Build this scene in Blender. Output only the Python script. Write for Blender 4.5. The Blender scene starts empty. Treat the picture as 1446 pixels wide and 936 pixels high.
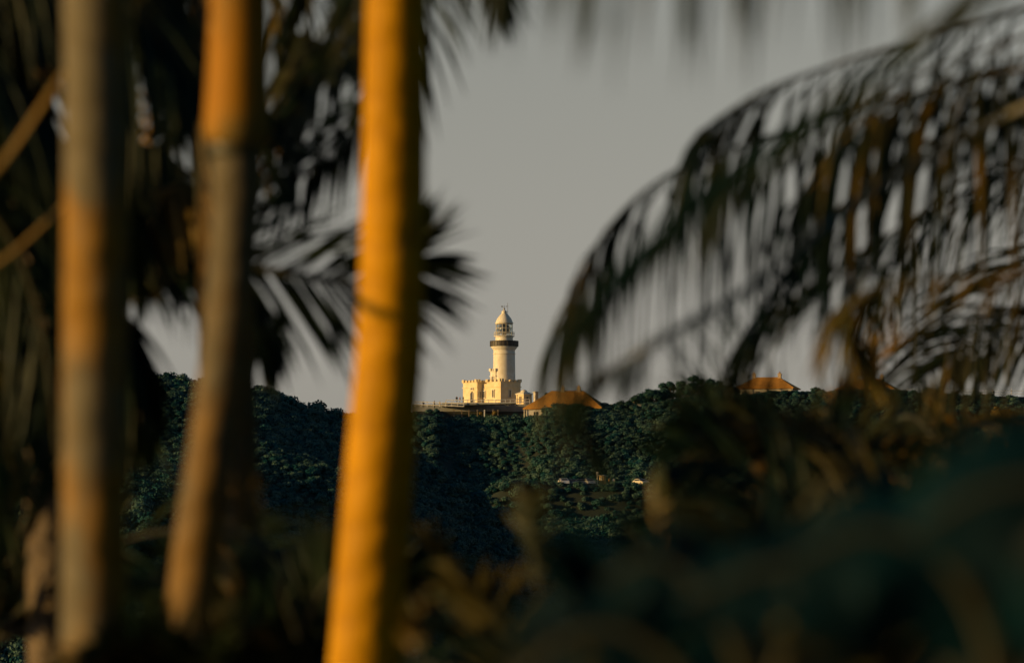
import bpy, bmesh, math, random
import numpy as np
from mathutils import Vector, Matrix
R = math.radians
C = bpy.context.scene.collection
S = bpy.context.scene

# ------------------------------------------------------------------ camera
PITCH = R(3.3); CAMZ = 6.0; FPX = 8033.0
cam = bpy.data.cameras.new('camera'); co = bpy.data.objects.new('camera', cam); C.objects.link(co)
co.location = (0, 0, CAMZ); co.rotation_euler = (R(90) + PITCH, 0, 0)
cam.lens = 200; cam.sensor_width = 36; cam.clip_start = 0.1; cam.clip_end = 60000
cam.dof.use_dof = True; cam.dof.focus_distance = 1300; cam.dof.aperture_fstop = 5.6
cam.dof.aperture_blades = 0
S.camera = co
S.view_settings.view_transform = 'Standard'; S.view_settings.look = 'None'
S.view_settings.exposure = 0.4; S.view_settings.gamma = 1.0
S.cycles.use_denoising = True
S.cycles.max_bounces = 6; S.cycles.diffuse_bounces = 3; S.cycles.transparent_max_bounces = 12

# ------------------------------------------------------------------ light
SUN_EL = R(8.0); PHI = R(73)                    # sun behind the camera's left shoulder
sun_vec = Vector((-math.sin(PHI) * math.cos(SUN_EL), -math.cos(PHI) * math.cos(SUN_EL), math.sin(SUN_EL)))
sl = bpy.data.lights.new('sun', 'SUN'); so = bpy.data.objects.new('sun', sl); C.objects.link(so)
sl.energy = 3.9; sl.angle = R(0.53); sl.color = (1.0, 0.61, 0.19)
so.rotation_euler = sun_vec.to_track_quat('Z', 'Y').to_euler(); so.location = (-40, -20, 40)
w = bpy.data.worlds.new('World'); S.world = w; w.use_nodes = True
nt = w.node_tree; bg = nt.nodes['Background']
sky = nt.nodes.new('ShaderNodeTexSky'); sky.sky_type = 'NISHITA'; sky.sun_disc = False
sky.sun_elevation = SUN_EL; sky.sun_rotation = math.atan2(sun_vec.x, sun_vec.y)
sky.air_density = 1.0; sky.dust_density = 0.8; sky.ozone_density = 1.5
hs = nt.nodes.new('ShaderNodeHueSaturation'); hs.inputs['Saturation'].default_value = 0.12; hs.inputs['Value'].default_value = 1.45
nt.links.new(sky.outputs[0], hs.inputs['Color'])
ti = nt.nodes.new('ShaderNodeMix'); ti.data_type = 'RGBA'; ti.blend_type = 'MULTIPLY'; ti.inputs[0].default_value = 1.0; ti.inputs[7].default_value = (1.05, .995, .91, 1)
nt.links.new(hs.outputs[0], ti.inputs[6])
# hazy warm-grey band near the horizon, clear darker blue above it
tcw = nt.nodes.new('ShaderNodeTexCoord'); sx = nt.nodes.new('ShaderNodeSeparateXYZ'); mr = nt.nodes.new('ShaderNodeMapRange')
nt.links.new(tcw.outputs['Generated'], sx.inputs[0]); nt.links.new(sx.outputs[2], mr.inputs[0])
mr.inputs[1].default_value = 0.06; mr.inputs[2].default_value = 0.40; mr.inputs[3].default_value = 0.0; mr.inputs[4].default_value = 1.0
up_ = nt.nodes.new('ShaderNodeHueSaturation'); up_.inputs['Saturation'].default_value = 1.6; up_.inputs['Value'].default_value = 0.85
nt.links.new(sky.outputs[0], up_.inputs['Color'])
mxw = nt.nodes.new('ShaderNodeMix'); mxw.data_type = 'RGBA'
nt.links.new(mr.outputs[0], mxw.inputs[0]); nt.links.new(ti.outputs[2], mxw.inputs[6]); nt.links.new(up_.outputs[0], mxw.inputs[7])
nt.links.new(mxw.outputs[2], bg.inputs[0]); bg.inputs[1].default_value = 0.055

# ------------------------------------------------------------------ helpers
CAM = Vector((0, 0, CAMZ)); SP, CP = math.sin(PITCH), math.cos(PITCH)
def P(px, py, d):
    """photo pixel + distance in metres -> world point"""
    x = (px - 723) / FPX; z = (468 - py) / FPX
    return CAM + d * Vector((x, CP - z * SP, SP + z * CP))

def tag(o, label=None, cat=None, group=None, kind=None):
    if label: o['label'] = label
    if cat: o['category'] = cat
    if group: o['group'] = group
    if kind: o['kind'] = kind
    return o
def empty(name, loc=(0, 0, 0), rz=0.0):
    o = bpy.data.objects.new(name, None); C.objects.link(o); o.location = loc; o.rotation_euler = (0, 0, rz)
    o.empty_display_size = 0.3
    return o

class MB:
    """collects vertices and faces; build() links ONE mesh object"""
    def __init__(s): s.v = []; s.f = []; s.m = []; s.cur = 0
    def add(s, vs, fs):
        b = len(s.v); s.v.extend([tuple(v) for v in vs])
        for f in fs: s.f.append(tuple(b + i for i in f)); s.m.append(s.cur)
    def box(s, c, d, rz=0.0, top=1.0):
        cx, cy, cz = c; hx, hy, hz = d[0] / 2, d[1] / 2, d[2] / 2; vs = []
        cr, sr = math.cos(rz), math.sin(rz)
        for z, k in ((-hz, 1), (hz, top)):
            for x, y in ((-hx, -hy), (hx, -hy), (hx, hy), (-hx, hy)):
                x *= k; y *= k
                vs.append((cx + x * cr - y * sr, cy + x * sr + y * cr, cz + z))
        s.add(vs, [(0, 3, 2, 1), (4, 5, 6, 7), (0, 1, 5, 4), (1, 2, 6, 5), (2, 3, 7, 6), (3, 0, 4, 7)])
        return s
    def lathe(s, prof, c=(0, 0, 0), n=32, close=True):
        vs = []
        for r, z in prof:
            for i in range(n):
                a = 2 * math.pi * i / n; vs.append((c[0] + r * math.cos(a), c[1] + r * math.sin(a), c[2] + z))
        fs = [(j * n + i, j * n + (i + 1) % n, (j + 1) * n + (i + 1) % n, (j + 1) * n + i) for j in range(len(prof) - 1) for i in range(n)]
        if close: fs += [tuple(range(n))[::-1], tuple(range((len(prof) - 1) * n, len(prof) * n))]
        s.add(vs, fs); return s
    def tube(s, pts, rad, n=8):
        pts = [Vector(p) for p in pts]
        if not isinstance(rad, (list, tuple)): rad = [rad] * len(pts)
        vs = []; up = Vector((0, 0, 1)); prev = None
        for i, p in enumerate(pts):
            t = (pts[min(i + 1, len(pts) - 1)] - pts[max(i - 1, 0)]).normalized()
            a = prev if prev is not None else (up if abs(t.z) < 0.9 else Vector((1, 0, 0)))
            u = (a - t * a.dot(t)).normalized(); v = t.cross(u); prev = u
            for k in range(n):
                an = 2 * math.pi * k / n; vs.append(p + (u * math.cos(an) + v * math.sin(an)) * rad[i])
        fs = [(j * n + i, j * n + (i + 1) % n, (j + 1) * n + (i + 1) % n, (j + 1) * n + i) for j in range(len(pts) - 1) for i in range(n)]
        fs += [tuple(range(n))[::-1], tuple(range((len(pts) - 1) * n, len(pts) * n))]
        s.add(vs, fs); return s
    def build(s, name, mat, parent=None, smooth=False):
        me = bpy.data.meshes.new(name); me.from_pydata(s.v, [], s.f)
        mats = mat if isinstance(mat, (list, tuple)) else [mat]
        for m in mats: me.materials.append(m)
        if len(mats) > 1: me.polygons.foreach_set('material_index', s.m)
        if smooth: me.polygons.foreach_set('use_smooth', [True] * len(me.polygons))
        me.update()
        o = bpy.data.objects.new(name, me); C.objects.link(o)
        if parent: o.parent = parent
        return o

def spline(pts, n):
    pts = [Vector(p) for p in pts]
    ext = [2 * pts[0] - pts[1]] + pts + [2 * pts[-1] - pts[-2]]
    out = []; k = len(pts) - 1
    for i in range(n + 1):
        t = i / n * k; j = min(int(t), k - 1); u = t - j
        a, b, c, d = ext[j:j + 4]
        out.append(0.5 * ((2 * b) + (c - a) * u + (2 * a - 5 * b + 4 * c - d) * u * u + (3 * b - a - 3 * c + d) * u ** 3))
    return out

# ------------------------------------------------------------------ materials
def mat(name, base, rough=0.7, var=0.25, scale=3.0, base2=None, bump=0.0, metal=0.0, coords='Object', spec=0.5, detail=6, bscale=None):
    m = bpy.data.materials.new(name); m.use_nodes = True; n = m.node_tree; b = n.nodes['Principled BSDF']
    tc = n.nodes.new('ShaderNodeTexCoord'); no = n.nodes.new('ShaderNodeTexNoise')
    no.inputs['Scale'].default_value = scale; no.inputs['Detail'].default_value = detail
    n.links.new(tc.outputs[coords], no.inputs['Vector'])
    cr = n.nodes.new('ShaderNodeValToRGB'); cr.color_ramp.elements[0].position = 0.3; cr.color_ramp.elements[1].position = 0.7
    b2 = base2 or tuple(c * (1 - var) for c in base)
    cr.color_ramp.elements[0].color = (*b2, 1); cr.color_ramp.elements[1].color = (*base, 1)
    n.links.new(no.outputs[0], cr.inputs[0]); n.links.new(cr.outputs[0], b.inputs['Base Color'])
    b.inputs['Roughness'].default_value = rough; b.inputs['Metallic'].default_value = metal
    b.inputs['Specular IOR Level'].default_value = spec
    if bump:
        n2 = n.nodes.new('ShaderNodeTexNoise'); n2.inputs['Scale'].default_value = bscale or scale * 4
        n.links.new(tc.outputs[coords], n2.inputs['Vector'])
        bp = n.nodes.new('ShaderNodeBump'); bp.inputs['Strength'].default_value = bump; bp.inputs['Distance'].default_value = 0.05
        n.links.new(n2.outputs[0], bp.inputs['Height']); n.links.new(bp.outputs[0], b.inputs['Normal'])
    return m

def leaf_mat(name, c1, c2, scale=1.2, rough=0.45, trans=0.25, spec=0.35, tcol=None, per_obj=False, stretch=1.0):
    m = bpy.data.materials.new(name); m.use_nodes = True; n = m.node_tree; b = n.nodes['Principled BSDF']
    out = n.nodes['Material Output']
    tc = n.nodes.new('ShaderNodeTexCoord'); no = n.nodes.new('ShaderNodeTexNoise')
    no.inputs['Scale'].default_value = scale; no.inputs['Detail'].default_value = 3
    n.links.new(tc.outputs['Object'], no.inputs['Vector'])
    fac = no.outputs[0]
    if per_obj:
        oi = n.nodes.new('ShaderNodeObjectInfo'); mx = n.nodes.new('ShaderNodeMath'); mx.operation = 'MULTIPLY_ADD'
        mx.inputs[1].default_value = 0.5
        ad = n.nodes.new('ShaderNodeMath'); ad.operation = 'MULTIPLY_ADD'; ad.inputs[1].default_value = 0.6
        n.links.new(oi.outputs['Random'], mx.inputs[0]); n.links.new(no.outputs[0], ad.inputs[0]); ad.inputs[2].default_value = 0.0
        n.links.new(ad.outputs[0], mx.inputs[2]); fac = mx.outputs[0]
    cr = n.nodes.new('ShaderNodeValToRGB'); cr.color_ramp.elements[0].position = 0.35; cr.color_ramp.elements[1].position = 0.65
    cr.color_ramp.elements[0].color = (*c1, 1); cr.color_ramp.elements[1].color = (*c2, 1)
    n.links.new(fac, cr.inputs[0]); n.links.new(cr.outputs[0], b.inputs['Base Color'])
    b.inputs['Roughness'].default_value = rough; b.inputs['Specular IOR Level'].default_value = spec
    if trans:
        tr = n.nodes.new('ShaderNodeBsdfTranslucent'); mix = n.nodes.new('ShaderNodeMixShader'); mix.inputs[0].default_value = trans
        n.links.new(cr.outputs[0], tr.inputs[0])
        n.links.new(b.outputs[0], mix.inputs[1]); n.links.new(tr.outputs[0], mix.inputs[2]); n.links.new(mix.outputs[0], out.inputs[0])
    return m

def trunk_mat(name, c1, c2, grey, greyamt, ring=9.0):
    """palm stem: waxy skin, lichen patches, darker leaf scar rings"""
    m = bpy.data.materials.new(name); m.use_nodes = True; n = m.node_tree; b = n.nodes['Principled BSDF']; L = n.links.new
    tc = n.nodes.new('ShaderNodeTexCoord')
    mp = n.nodes.new('ShaderNodeMapping'); mp.inputs['Scale'].default_value = (1, 1, 0.35); L(tc.outputs['Object'], mp.inputs[0])
    no = n.nodes.new('ShaderNodeTexNoise'); no.inputs['Scale'].default_value = 9; L(mp.outputs[0], no.inputs[0])
    r1 = n.nodes.new('ShaderNodeValToRGB'); r1.color_ramp.elements[0].position = .35; r1.color_ramp.elements[1].position = .65
    r1.color_ramp.elements[0].color = (*c1, 1); r1.color_ramp.elements[1].color = (*c2, 1); L(no.outputs[0], r1.inputs[0])
    n2 = n.nodes.new('ShaderNodeTexNoise'); n2.inputs['Scale'].default_value = 9.0; n2.inputs['Detail'].default_value = 5; L(mp.outputs[0], n2.inputs[0])
    r2 = n.nodes.new('ShaderNodeValToRGB'); r2.color_ramp.elements[0].position = .62 - greyamt * .35; r2.color_ramp.elements[1].position = .72 - greyamt * .3
    L(n2.outputs[0], r2.inputs[0])
    mx = n.nodes.new('ShaderNodeMix'); mx.data_type = 'RGBA'; L(r2.outputs[0], mx.inputs[0]); L(r1.outputs[0], mx.inputs[6]); mx.inputs[7].default_value = (*grey, 1)
    wv = n.nodes.new('ShaderNodeTexWave'); wv.bands_direction = 'Z'; wv.inputs['Scale'].default_value = ring * 0.35
    wv.inputs['Distortion'].default_value = 3.5; wv.inputs['Detail Scale'].default_value = 3; L(tc.outputs['Object'], wv.inputs[0])
    r3 = n.nodes.new('ShaderNodeValToRGB'); r3.color_ramp.elements[0].position = .0; r3.color_ramp.elements[1].position = .25
    r3.color_ramp.elements[0].color = (.90, .88, .86, 1); r3.color_ramp.elements[1].color = (1, 1, 1, 1); L(wv.outputs[1], r3.inputs[0])
    mu = n.nodes.new('ShaderNodeMix'); mu.data_type = 'RGBA'; mu.blend_type = 'MULTIPLY'; mu.inputs[0].default_value = 1
    L(mx.outputs[2], mu.inputs[6]); L(r3.outputs[0], mu.inputs[7]); L(mu.outputs[2], b.inputs['Base Color'])
    b.inputs['Roughness'].default_value = 0.6; b.inputs['Specular IOR Level'].default_value = 0.10
    bp = n.nodes.new('ShaderNodeBump'); bp.inputs['Strength'].default_value = .4; bp.inputs['Distance'].default_value = .01
    L(wv.outputs[1], bp.inputs['Height']); L(bp.outputs[0], b.inputs['Normal'])
    return m

M = {}
M['white'] = mat('white_paint', (.72, .68, .58), .7, base2=(.58, .52, .40), scale=.9)
M['stone'] = mat('rendered_wall', (.74, .64, .44), .85, base2=(.62, .47, .25), scale=.7, bump=.3)
M['brown_band'] = mat('dark_gallery_paint', (.055, .045, .035), .6, scale=2)
M['dark'] = mat('dark_opening', (.012, .013, .014), .35, scale=2)
M['roof'] = mat('terracotta_roof', (.52, .245, .03), .85, base2=(.36, .165, .025), scale=1.4, bump=.3)
M['chimney'] = mat('chimney_render', (.55, .42, .26), .85, scale=2)
M['cottage'] = mat('cottage_wall', (.60, .57, .50), .8, scale=1)
M['metal'] = mat('grey_metal', (.30, .30, .30), .4, scale=3, metal=.6)
M['fence'] = mat('white_fence_paint', (.78, .76, .70), .6, scale=3)
M['concrete'] = mat('concrete', (.30, .31, .29), .9, base2=(.20, .21, .20), scale=.8, bump=.4)
M['timber'] = mat('weathered_timber', (.22, .17, .11), .85, scale=2)
M['bark'] = mat('grey_brown_bark', (.12, .09, .06), .9, scale=6, bump=.6)
M['ground'] = mat('hillside_soil', (.016, .028, .020), .95, base2=(.010, .018, .014), scale=.05, coords='Object', detail=10)
M['asphalt'] = mat('asphalt', (.06, .06, .058), .9, scale=1)
M['sea'] = mat('sea_water', (.02, .05, .06), .15, scale=.02)
M['tyre'] = mat('tyre_rubber', (.02, .02, .02), .8)
M['hub'] = mat('wheel_metal', (.35, .35, .36), .35, metal=.8)
M['skin'] = mat('skin', (.45, .27, .18), .6); M['hair'] = mat('hair', (.03, .02, .015), .6)
M['lens'] = mat('lens_glass', (.03, .035, .03), .15, scale=8, spec=.8)
M['orange_paint'] = mat('yellow_booth_paint', (.75, .52, .16), .6, scale=2)
def glass_mat():
    m = bpy.data.materials.new('clear_glass'); m.use_nodes = True; n = m.node_tree; out = n.nodes['Material Output']
    n.nodes.remove(n.nodes['Principled BSDF'])
    t = n.nodes.new('ShaderNodeBsdfTransparent'); t.inputs[0].default_value = (.75, .8, .78, 1)
    g = n.nodes.new('ShaderNodeBsdfGlossy'); g.inputs['Roughness'].default_value = .05
    x = n.nodes.new('ShaderNodeMixShader'); x.inputs[0].default_value = .05
    n.links.new(t.outputs[0], x.inputs[1]); n.links.new(g.outputs[0], x.inputs[2]); n.links.new(x.outputs[0], out.inputs[0]); return m
M['glass'] = glass_mat()
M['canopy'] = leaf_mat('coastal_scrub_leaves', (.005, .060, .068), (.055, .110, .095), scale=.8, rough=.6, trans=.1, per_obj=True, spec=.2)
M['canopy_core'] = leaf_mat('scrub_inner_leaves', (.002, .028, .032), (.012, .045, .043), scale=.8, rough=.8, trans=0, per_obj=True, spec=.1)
M['pal_dark'] = leaf_mat('palm_leaf_dark', (.0008, .014, .012), (.014, .024, .008), scale=2.0, rough=.5, spec=.18, trans=.12)
M['pal_mid'] = leaf_mat('palm_leaf_green', (.003, .024, .017), (.045, .038, .008), scale=2.6, rough=.5, spec=.18, trans=.22)
M['pal_gold'] = leaf_mat('palm_leaf_golden', (.03, .05, .018), (.27, .16, .015), scale=3.0, rough=.45, trans=.25)
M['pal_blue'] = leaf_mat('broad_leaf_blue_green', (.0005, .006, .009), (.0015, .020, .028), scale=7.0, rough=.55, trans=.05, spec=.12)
M['rachis_g'] = mat('golden_leaf_stalk', (.30, .17, .015), .5, base2=(.10, .08, .02), scale=3)
M['rachis_d'] = mat('dark_leaf_stalk', (.035, .035, .015), .5, scale=5)
M['trunk_gold'] = trunk_mat('golden_palm_stem', (.38, .185, .001), (.52, .255, .001), (.33, .18, .02), 0.0)
M['trunk_grey'] = trunk_mat('grey_gold_palm_stem', (.22, .12, .018), (.33, .16, .016), (.12, .105, .07), 0.6)
M['trunk_mix'] = trunk_mat('brown_palm_stem', (.15, .095, .03), (.27, .13, .014), (.10, .085, .055), 0.6)
M['shaft'] = trunk_mat('golden_crownshaft', (.26, .12, .01), (.40, .18, .004), (.16, .11, .03), 0.5, ring=1.0)

# ------------------------------------------------------------------ terrain
LD = 1316.0
LB = P(712, 572, LD)                          # foot of the lighthouse
ZB = LB.z                                     # about 64.7
rng = np.random.default_rng(7)
def vnoise(x, y, s, seed=0):
    """smooth value noise"""
    x = np.asarray(x, float) / s; y = np.asarray(y, float) / s
    xi = np.floor(x).astype(int); yi = np.floor(y).astype(int); xf = x - xi; yf = y - yi
    def h(a, b):
        v = np.sin(a * 127.1 + b * 311.7 + seed * 74.7) * 43758.5453
        return v - np.floor(v)
    u = xf * xf * (3 - 2 * xf); v = yf * yf * (3 - 2 * yf)
    return (h(xi, yi) * (1 - u) + h(xi + 1, yi) * u) * (1 - v) + (h(xi, yi + 1) * (1 - u) + h(xi + 1, yi + 1) * u) * v - 0.5
def sstep(a, b, x):
    t = np.clip((x - a) / (b - a), 0, 1); return t * t * (3 - 2 * t)
# crest heights along the main ridge (x in m at about y = 1316)
CRX = np.array([-900, -400, -200, -110, -60, -24, -18, 0, 20, 30, 45, 60, 118, 200, 500, 900])
CRZ = np.array([20, 30, 44, 52, 58, 62.0, 62.8, 63.0, 63.0, 63.7, 65.0, 66.3, 66.3, 62, 40, 10.])
LHX = np.array([-900, -500, -330, -200, -140, -95, -68, -58, -45, -38, -28, -15, 5, 40, 200])
LHZ = np.array([30, 82, 88, 76, 60, 54.5, 54.8, 54.0, 52.4, 50.0, 47.4, 40, 24, 8, 0.])
def ground_z(x, y):
    x = np.asarray(x, float); y = np.asarray(y, float)
    crest = np.interp(x, CRX, CRZ)
    yc = 1302 + 10 * vnoise(x, x * 0, 60, 3) + 10 * sstep(-18, -14, x) * sstep(8, 2, x)
    d = yc - y                                 # distance in front of the brow
    drop = np.where(d > 0, np.minimum(d * .42, 26) + np.maximum(d - 62, 0) * .085, 0)
    back = np.maximum(y - 1430, 0) * .30
    main = crest - drop - back + 3.0 * vnoise(x, y, 38, 5) * sstep(0, 30, d) + 1.2 * vnoise(x, y, 13, 6) * sstep(0, 20, d)
    # terrace of the car park
    lh = np.interp(x, LHX, LHZ)
    dd = 1000 - y
    left = lh - np.where(dd > 0, dd * .30, -dd * .22) + 5 * vnoise(x, y, 30, 9) * sstep(15, 50, np.abs(dd)) 
    k = 3.0
    z = np.maximum(main, left)
    z = np.maximum(z, 1.0 + 2.5 * vnoise(x, y, 50, 2) * sstep(80, 200, y))
    near = sstep(60, 160, y)
    z = z * near
    return np.where(y > 1900, np.minimum(z, -3), z)
CPX, CPY = P(845, 686, 1235).x, P(845, 686, 1235).y
CPZ = P(845, 686, 1235).z
def ground_full(x, y):
    z = ground_z(x, y)
    m = sstep(34, 24, np.abs(x - CPX - 4)) * sstep(18, 9, np.abs(y - CPY))
    return z * (1 - m) + CPZ * m
def build_ground():
    xs = np.unique(np.concatenate([np.linspace(-3000, -500, 14), np.linspace(-500, 500, 251), np.linspace(500, 3000, 14)]))
    ys = np.unique(np.concatenate([np.linspace(-600, 100, 10), np.linspace(100, 800, 60), np.linspace(800, 1450, 217), np.linspace(1450, 2600, 30)]))
    X, Y = np.meshgrid(xs, ys); Z = ground_full(X, Y)
    v = np.stack([X.ravel(), Y.ravel(), Z.ravel()], 1); nx = len(xs)
    f = [(j * nx + i, j * nx + i + 1, (j + 1) * nx + i + 1, (j + 1) * nx + i) for j in range(len(ys) - 1) for i in range(nx - 1)]
    me = bpy.data.meshes.new('ground'); me.from_pydata(v.tolist(), [], f); me.materials.append(M['ground'])
    me.polygons.foreach_set('use_smooth', [True] * len(f))
    o = bpy.data.objects.new('ground', me); C.objects.link(o); tag(o, kind='structure')
build_ground()
sea = MB(); sea.add([(-40000, -40000, -1.5), (40000, -40000, -1.5), (40000, 50000, -1.5), (-40000, 50000, -1.5)], [(0, 1, 2, 3)])
tag(sea.build('sea', M['sea']), kind='structure')

# ------------------------------------------------------------------ hillside scrub (stuff)
def crown_arrays(rs, nleaf=150, leaf=.30, core=True, flat=.75):
    """unit crown: lumpy core + leaf faces through the outer volume"""
    V = []; F = []; Mi = []
    lumps = [(Vector((rs.gauss(0, 1), rs.gauss(0, 1), rs.gauss(0, .6))).normalized() * rs.uniform(.35, .6), rs.uniform(.35, .6)) for _ in range(7)]
    bm = bmesh.new(); bmesh.ops.create_icosphere(bm, subdivisions=2, radius=1)
    def rad(d):
        r = .35
        for c, lr in lumps:
            b = d.dot(c); disc = b * b - c.length_squared + lr * lr
            if disc > 0: r = max(r, b + math.sqrt(disc))
        return r
    if core:
        idx = {}
        for v in bm.verts:
            d = v.co.normalized(); r = rad(d) * .86 + rs.uniform(-.04, .04); idx[v.index] = len(V)
            V.append((d.x * r, d.y * r, d.z * r * flat))
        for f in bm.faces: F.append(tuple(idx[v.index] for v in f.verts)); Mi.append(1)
    bm.free()
    for _ in range(nleaf):
        d = Vector((rs.gauss(0, 1), rs.gauss(0, 1), rs.gauss(0, 1) + .25)).normalized()
        r = rad(d) * rs.uniform(.86, 1.10)
        p = Vector((d.x * r, d.y * r, d.z * r * flat))
        a = Vector((rs.gauss(0, 1), rs.gauss(0, 1), rs.gauss(0, 1))); a = (a - d * a.dot(d) * .5).normalized(); b = a.cross(d + Vector((rs.uniform(-.6, .6), rs.uniform(-.6, .6), rs.uniform(-.2, .6)))).normalized()
        s = leaf * rs.uniform(.5, 1.1); k = len(V)
        for q in (-a * s * .6, b * s * .35, a * s * .6, -b * s * .35): V.append(tuple(p + q))
        F.append((k, k + 1, k + 2, k + 3)); Mi.append(0)
    return V, F, Mi
tmpl = bpy.data.collections.new('scrub_crown_kinds')
for i in range(7):
    V, F, Mi = crown_arrays(random.Random(40 + i), nleaf=330, leaf=.26)
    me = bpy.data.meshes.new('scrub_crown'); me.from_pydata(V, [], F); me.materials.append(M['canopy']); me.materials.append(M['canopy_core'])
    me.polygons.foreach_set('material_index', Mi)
    tmpl.objects.link(bpy.data.objects.new('scrub_crown', me))

def scatter(name, label, pts, scl, cat='bushes'):
    me = bpy.data.meshes.new(name); me.from_pydata([tuple(p) for p in pts], [], [])
    a = me.attributes.new('scl', 'FLOAT', 'POINT'); a.data.foreach_set('value', scl)
    o = bpy.data.objects.new(name, me); C.objects.link(o)
    g = bpy.data.node_groups.new(name, 'GeometryNodeTree')
    g.interface.new_socket('Geometry', in_out='INPUT', socket_type='NodeSocketGeometry'); g.interface.new_socket('Geometry', in_out='OUTPUT', socket_type='NodeSocketGeometry')
    gi = g.nodes.new('NodeGroupInput'); go = g.nodes.new('NodeGroupOutput'); L = g.links.new
    ip = g.nodes.new('GeometryNodeInstanceOnPoints'); ci = g.nodes.new('GeometryNodeCollectionInfo')
    ci.inputs['Collection'].default_value = tmpl; ci.inputs['Separate Children'].default_value = True; ci.inputs['Reset Children'].default_value = True
    ip.inputs['Pick Instance'].default_value = True
    ri = g.nodes.new('FunctionNodeRandomValue'); ri.data_type = 'INT'; ri.inputs[4].default_value = 0; ri.inputs[5].default_value = 6
    rr = g.nodes.new('FunctionNodeRandomValue'); rr.data_type = 'FLOAT_VECTOR'; rr.inputs[0].default_value = (-.25, -.25, 0); rr.inputs[1].default_value = (.25, .25, 6.28)
    na = g.nodes.new('GeometryNodeInputNamedAttribute'); na.data_type = 'FLOAT'; na.inputs[0].default_value = 'scl'
    L(gi.outputs[0], ip.inputs['Points']); L(ci.outputs[0], ip.inputs['Instance']); L(ri.outputs[2], ip.inputs['Instance Index'])
    L(rr.outputs[0], ip.inputs['Rotation']); L(na.outputs[0], ip.inputs['Scale']); L(ip.outputs[0], go.inputs[0])
    mo = o.modifiers.new('scatter', 'NODES'); mo.node_group = g
    o['label'] = label; o['category'] = cat; o['kind'] = 'stuff'
    return o

def canopy_points(x0, x1, y0, y1, step, keep=lambda x, y: True, smin=1.1, smax=2.6):
    xs = np.arange(x0, x1, step); ys = np.arange(y0, y1, step); X, Y = np.meshgrid(xs, ys)
    X = X + rng.uniform(-.5, .5, X.shape) * step; Y = Y + rng.uniform(-.5, .5, Y.shape) * step
    X = X.ravel(); Y = Y.ravel(); Z = ground_full(X, Y); s = rng.uniform(smin, smax, X.shape) * (1 + .7 * vnoise(X, Y, 14, 4))
    k = np.array([keep(a, b) for a, b in zip(X, Y)])
    return np.stack([X, Y, Z + s * .35], 1)[k], s[k]
def keep_main(x, y):
    if abs(x - CPX - 4) < 20 and -7 < y - CPY < 8: return False
    return True
random.seed(3)
p1, s1 = canopy_points(-80, 170, 1196, 1300, 1.55, keep_main, .8, 1.7)
pa, sa = canopy_points(-19, 7, 1298, 1313, 1.2, keep_main, 1.0, 1.7); ka = pa[:, 2] < 62.5
pb, sb_ = canopy_points(48, 112, 1290, 1306, 1.8, keep_main, .9, 1.4)
sb_ = np.where(pb[:, 0] > 86, sb_ * .5, sb_); pb[:, 2] -= np.where(pb[:, 0] > 86, .4, 0)
pc, sc_ = canopy_points(9, 25, 1289, 1296.5, 1.3, keep_main, 1.0, 1.5); pb = np.vstack([pb, pc]); sb_ = np.concatenate([sb_, sc_])
p1 = np.vstack([p1, pa[ka], pb]); s1 = np.concatenate([s1, sa[ka], sb_])
fr_ = (np.abs(p1[:, 0] - CPX - 4) < 21) & (p1[:, 1] < CPY) & (p1[:, 1] > CPY - 16)
s1 = np.where(fr_, s1 * .95, s1); p1[:, 2] = np.where(fr_, p1[:, 2] - .55, p1[:, 2])
def keep_low(x, y): return True
p2, s2 = canopy_points(-120, 130, 1000, 1196, 2.4, keep_low, 1.3, 2.6)
p3, s3 = canopy_points(-150, 45, 915, 1012, 1.4, keep_low, .6, 1.5)
p5, s5 = canopy_points(-110, 90, 760, 915, 3.0, keep_low, 1.4, 2.8)
p3 = np.vstack([p3, p5]); s3 = np.concatenate([s3, s5])
brow = (p1[:, 2] >= 60.9) & (p1[:, 0] < 8)
s1 = np.where(brow, s1 * .55, s1); p1[:, 2] = np.where(brow, p1[:, 2] - .6, p1[:, 2])
scatter('coastal_scrub', 'dense dark teal coastal scrub covering the slope below the lighthouse', np.vstack([p1, p2]), np.concatenate([s1, s2]), 'scrub')
scatter('headland_forest', 'dense dark forest canopy covering the rounded headland behind the two left palm stems', p3, s3, 'forest')
# wood on the big hill out of frame to the left, whose shade lies over the slope
p4, s4 = canopy_points(-420, -175, 960, 1040, 7, keep_low, 3.5, 6)
# unseen thicket added right of frame and behind camera, blocks skylight on the palms
rg = np.random.default_rng(5)
ga = np.stack([rg.uniform(4.2, 10, 420), rg.uniform(-6, 34, 420), rg.uniform(0, 12, 420)], 1); ga[:, 0] = np.maximum(ga[:, 0], ga[:, 1] * .09 + 3.2 + rg.uniform(0, 2, 420))
gb = np.stack([rg.uniform(-7, 9, 200), rg.uniform(-12, -5, 200), rg.uniform(0, 11, 200)], 1)
scatter('shade_thicket', 'unseen foliage added beyond the right edge and behind the viewpoint to shade the palms', np.vstack([ga, gb]), rg.uniform(1.0, 1.7, 620), 'thicket')
scatter('hill_wood', 'wood on the high hill beyond the left edge', p4, s4, 'forest')

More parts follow.
